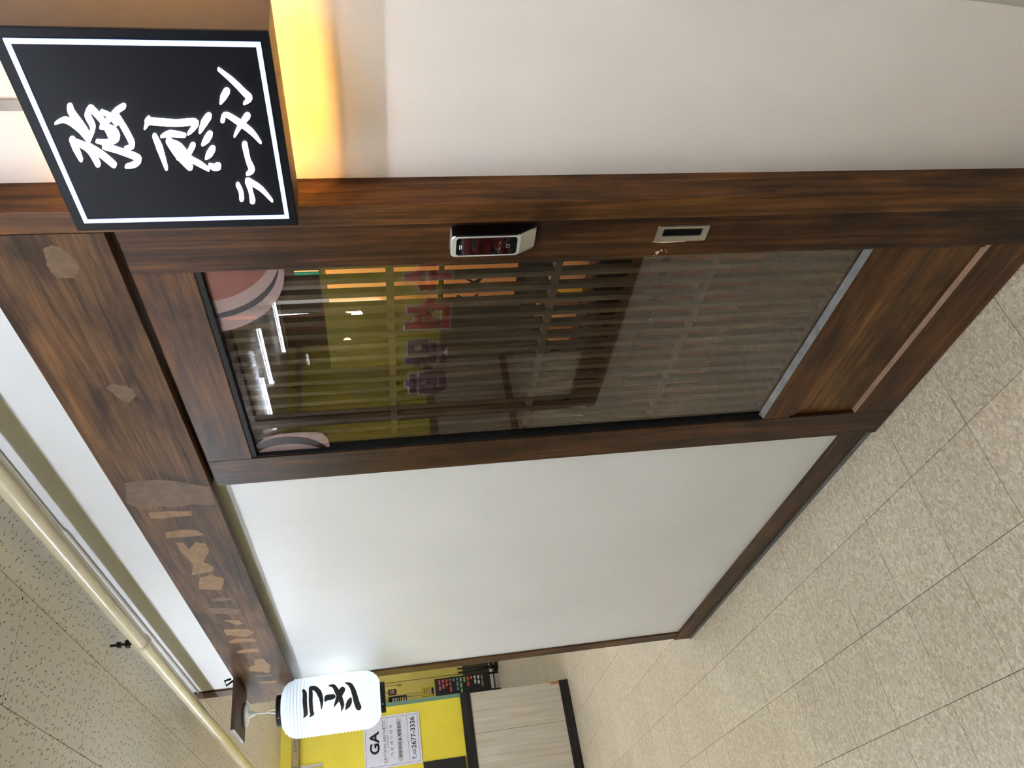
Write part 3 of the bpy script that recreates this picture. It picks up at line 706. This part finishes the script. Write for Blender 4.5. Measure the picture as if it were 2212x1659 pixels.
# ------------------------------------------------------------------ the tailor's shop across the passage (seen in the door glass)
YO = -1.94
M['oframe'] = plain('brown_shop_frame', (64, 48, 36), .5)
struct(box('baseboard_front', -2.65, 4, YO-.06, YO, 0, .2, 'oframe', bev=.002))
ow = struct(empty('window_2', (0, YO, .2)))
for x in (-2.62, -.05, 1.8, 3.9): box('mullion', x-.05, x+.05, YO-.06, YO, .2, 2.45, 'oframe', ow, .002)
box('window_head', -2.67, 4, YO-.07, YO, 2.45, ZC, 'oframe', ow, 0)
for a, b in ((-2.57, -.1), (0, 1.75), (1.85, 3.85)): box('glass_pane', a, b, YO-.035, YO-.029, .2, 2.45, 'shopglass', ow, 0)
struct(box('wall_front', -12, 4, -5.1, -5, 0, ZC, col('dark_shop_wall', (58, 54, 48)), bev=0))
struct(box('wall_right_end', 4, 4.1, -5, 4.5, 0, ZC, 'cream', bev=0))
struct(box('wall_rear', -12, 4, 4.5, 4.6, 0, ZC, 'cream', bev=0))
tag(box('yellow_display_board', -2.58, 1.5, -2.42, -2.38, 1.14, 1.93, 'yellow', None, .002), 'long yellow display board standing behind the tailor shop window', 'board')
ct = empty('display_counter', (-.5, -2.5, 0), 'long green grey counter behind the tailor shop window', 'counter')
M['ggreen'] = plain('grey_green_front', (92, 100, 84), .5)
for k in range(5): box('counter_door', -2.5+k*.8+.003, -2.5+(k+1)*.8-.003, -2.36, -2.34, .03, 1.08, 'ggreen', ct, .002)
box('counter_body', -2.5, 1.5, -2.8, -2.36, .0, 1.10, col('counter_body_m', (70, 74, 64)), ct, 0)
box('counter_top', -2.52, 1.52, -2.82, -2.32, 1.10, 1.138, col('counter_top_m', (120, 104, 76)), ct, .003)
le = empty('window_lettering', (-1.5, YO, 1.1), 'red and purple outlined lettering on the tailor shop window', 'lettering')
M['redl'] = plain('red_vinyl', (190, 34, 30), .4); M['purl'] = plain('purple_vinyl', (58, 30, 92), .4); M['outl'] = plain('pale_outline', (226, 222, 214), .4)
for ch, xa, xb, mt in (('옷', -.72, -1.05, 'redl'), ('수', -1.10, -1.38, 'redl'), ('선', -1.40, -1.72, 'redl'), ('맞', -1.80, -2.10, 'purl'), ('춤', -2.13, -2.42, 'purl')):
    z0_, z1_ = (1.13, 1.43) if ch != '옷' else (.83, 1.12)
    g1 = text('letter_outline', ch, ((xa+xb)/2, YO-.028, (z0_+z1_)/2), (-1, 0, 0), (0, 0, 1), abs(xa-xb), z1_-z0_, 'outl', le, .085, .001)
    text('letter_fill', ch, ((xa+xb)/2, YO-.0268, (z0_+z1_)/2), (-1, 0, 0), (0, 0, 1), abs(xa-xb)-.024, z1_-z0_-.024, mt, le, .05, .001)

# ------------------------------------------------------------------ tube lamps
def lamp(x0, x1, y, z, lab, axis=0, mt='tube'):
    c = ((x0+x1)/2, y, z) if axis == 0 else (y, (x0+x1)/2, z)
    e_ = empty('tube_lamp', c, lab, 'lamp', 'ceiling tube lamps')
    if axis == 0:
        box('lamp_housing', x0, x1, y-.035, y+.035, z+.022, ZC, 'lampbody', e_, .003)
        tube('lamp_tube', [(x0+.02, y, z), (x1-.02, y, z)], .009 if lab.startswith('white ceiling tube lamp over') else .015, mt, e_, 10)
        for q in (x0+.008, x1-.008): box('lamp_socket', q-.012, q+.012, y-.018, y+.018, z-.02, z+.024, 'lampbody', e_, 0)
    return e_
LB = 'white ceiling tube lamp in the passage between the two shops'
for x in (2.6, .9, -1.4, -3.6): lamp(x-.6, x+.6, -.98, ZC-.036, LB, 0, 'tube_strong' if x > 2 else 'tube')
for x in (2.0, -.4, -2.8): lamp(x-.6, x+.6, -1.7, ZC-.036, LB, 0, 'tube_fill')  # second row added as fill, evening out wall and floor
for x, y in ((-4.5, -.85), (-4.5, -1.25)): lamp(x-.25, x+.25, y, ZC-.036, 'short added fill tube out of view close to the yellow end wall', 0, 'tube_strong')  # added out of view to brighten the end wall
LB2 = 'white ceiling tube lamp over the area beside the tailor shop'
for x, y in ((-3.65, -3.4), (-4.4, -4.4), (-3.9, -3.05), (-4.3, -2.2), (.8, -3.6)): lamp(x-.42, x+.42, y, ZC-.05, LB2)  # the tube nearest the passage is added to brighten the grey boards
LB3 = 'unseen white tube lamp added to light the far passage and yellow wall'
for x, y in ((-7.6, 2.3), (-9.6, 2.9), (-3.9, 1.3)): lamp(x-.5, x+.5, y, ZC-.05, LB3, 0, 'tube_strong')  # unseen tubes added to light the far passage and the end area

# ------------------------------------------------------------------ inside the ramen bar, seen between the slats
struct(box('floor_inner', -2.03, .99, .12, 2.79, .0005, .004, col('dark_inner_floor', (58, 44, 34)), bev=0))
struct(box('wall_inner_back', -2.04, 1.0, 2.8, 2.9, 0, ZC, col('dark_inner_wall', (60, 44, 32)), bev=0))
M['tan'] = plain('tan_board', (206, 158, 104), .5, 0, .4, .08, 5)
pt = empty('wall_cabinet', (-.6, 1.25, .85), 'tan panelled cabinet standing inside the bar behind the lattice', 'cabinet')
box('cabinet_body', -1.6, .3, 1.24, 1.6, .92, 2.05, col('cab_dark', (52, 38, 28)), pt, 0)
for a, b in ((-.62, -.335), (-.325, .25)): box('cabinet_panel', a, b, 1.215, 1.24, 1.32, 1.80, 'tan', pt, .003)
for a, b in ((-.62, .25),): box('cabinet_panel', a, b, 1.215, 1.24, .97, 1.295, 'tan', pt, .003)
for k, x in enumerate((-.62, -.5, -.36, -.2)):
    strokes_mesh([([(0, 0), (.02, -.05), (.06, -.08)], [.006, .011, .003]), ([(.05, .01), (.0, -.06)], [.008, .003])], lambda a, b, h, x=x: (x+a, 1.2145-h*.2, 1.22-.02*(k % 2)+b), 'ink_stroke', 'ink', pt)
for x0, x1, c in ((-.45, -.40, (30, 120, 120)), (-.395, -.30, (222, 196, 150)), (-.285, -.22, (222, 196, 150))):
    p_ = tag(box('wall_poster', x0, x1, 1.228, 1.2395, 1.83, 1.93, col('poster_%d' % c[0], c), None, 0), '%s poster pinned above the tan cabinet panels' % ('teal' if c[0] == 30 else 'cream'), 'poster', 'posters above the tan panels')
    if c[0] != 30: box('poster_block', x0+.015, x1-.015, 1.2268, 1.2284, 1.855, 1.90, col('poster_red', (190, 40, 36)), p_, 0)
# shelf with bottles and boxes
bs = empty('bottle_shelf', (-.6, 1.35, 0), 'dark wooden shelf with bottles behind the lattice', 'shelf')
box('shelf_board', -1.5, .3, 1.2, 1.5, .60, .625, col('shelf_wood', (74, 48, 28)), bs, .002)
for x in (-1.48, .26): box('shelf_leg', x, x+.03, 1.21, 1.49, 0, .60, col('shelf_wood', (74, 48, 28)), bs, .002)
bc = [(196, 150, 110), (160, 110, 60), (212, 178, 140), (120, 84, 40), (206, 170, 40), (180, 140, 110)]
for k in range(10):
    x = -.95 + k*.085
    b_ = empty('bottle', (x, 1.27, .625), 'small bottle on the dark shelf behind the lattice', 'bottle', 'bottles on the inner shelf')
    mt = col('bottle_%d' % (k % 6), bc[k % 6], .2); h_ = random.uniform(.15, .21)
    lathe('bottle_body', [(.0001, .625), (.028, .625), (.029, .64), (.029, .625+h_*.62), (.012, .625+h_*.8), (.011, .625+h_)], x, 1.27, mt, b_, 14)
    lathe('bottle_cap', [(.013, .625+h_*.97), (.013, .625+h_+.01), (.0001, .625+h_+.011)], x, 1.27, col('cap_gold', (200, 160, 80), .3), b_, 12)
tag(box('yellow_box', -.09, -.01, 1.21, 1.3, .93-.305+.0, .79, 'yellow', None, .002), 'small yellow box on the dark shelf behind the lattice', 'box')
cn = empty('bar_counter', (-.6, 1.0, 0), 'orange brown wooden counter low behind the lattice', 'counter')
for k in range(6): box('counter_board', -1.7+k*.33, -1.7+(k+1)*.33-.004, .95, .97, 0, .42, col('counter_orange', (150, 88, 46)), cn, .002)
box('counter_top', -1.72, .32, .93, 1.2, .42, .455, col('counter_dark', (60, 38, 24)), cn, .003)
ob = empty('lamp_canopy', (-.3, 1.1, 2.1), 'orange lit canopy above the cabinet inside the bar', 'canopy')
box('canopy_front', -.56, .4, 1.10, 1.13, 2.1, ZC+.006, col('canopy_orange', (140, 76, 32)), ob, .002)
for x, z in ((-.44, 2.135), (-.44, 2.2)): lathe('canopy_lamp', [(.0001, z-.02), (.018, z-.02), (.018, z+.02), (.0001, z+.02)], x, 1.085, emit('warm_bulb', (255, 180, 70), 1.2), ob, 12)
tag(tube('led_strip_lamp', [(-.62, 1.205, 2.03), (-.60, 1.205, 1.58)], .011, emit('cool_strip', (236, 246, 255), 3), None, 8), 'upright white strip lamp on the cabinet behind the lattice', 'lamp')
for k, (x, y, z, r, c) in enumerate(((-.38, 1.0, 1.71, .022, (255, 214, 140)), (-.43, 1.0, 1.68, .024, (236, 244, 255)), (-.60, 1.0, 1.73, .02, (255, 214, 140)))):
    b_ = empty('pendant_bulb', (x, y, z), 'small %s round bulb hanging behind the lattice' % ('cool white' if c[2] == 255 else 'warm'), 'lamp', 'bulbs behind the lattice')
    lathe('bulb', [(r*math.sin(math.pi*i/8)+.0001, z - r*math.cos(math.pi*i/8)) for i in range(9)], x, y, emit('bulb_%d' % k, c, 1.2), b_, 14)
    tube('bulb_cord', [(x, y, z+r), (x, y, ZC+.006)], .002, 'black', b_, 6)
for x, y in ((-.2, .8), (-.1, .45)):
    dl = bpy.data.lights.new('inner_fill_spot', 'SPOT'); dl.energy = 7; dl.spot_size = 2.2; dl.spot_blend = .6; dl.color = (1, .66, .34); dl.shadow_soft_size = .06  # added spots without fittings, lighting the tan panels but not the ceiling
    do = bpy.data.objects.new('inner_fill_spot', dl); COL.objects.link(do); do.location = (x, y, 2.4); do.rotation_euler = (math.radians(28), 0, 0)
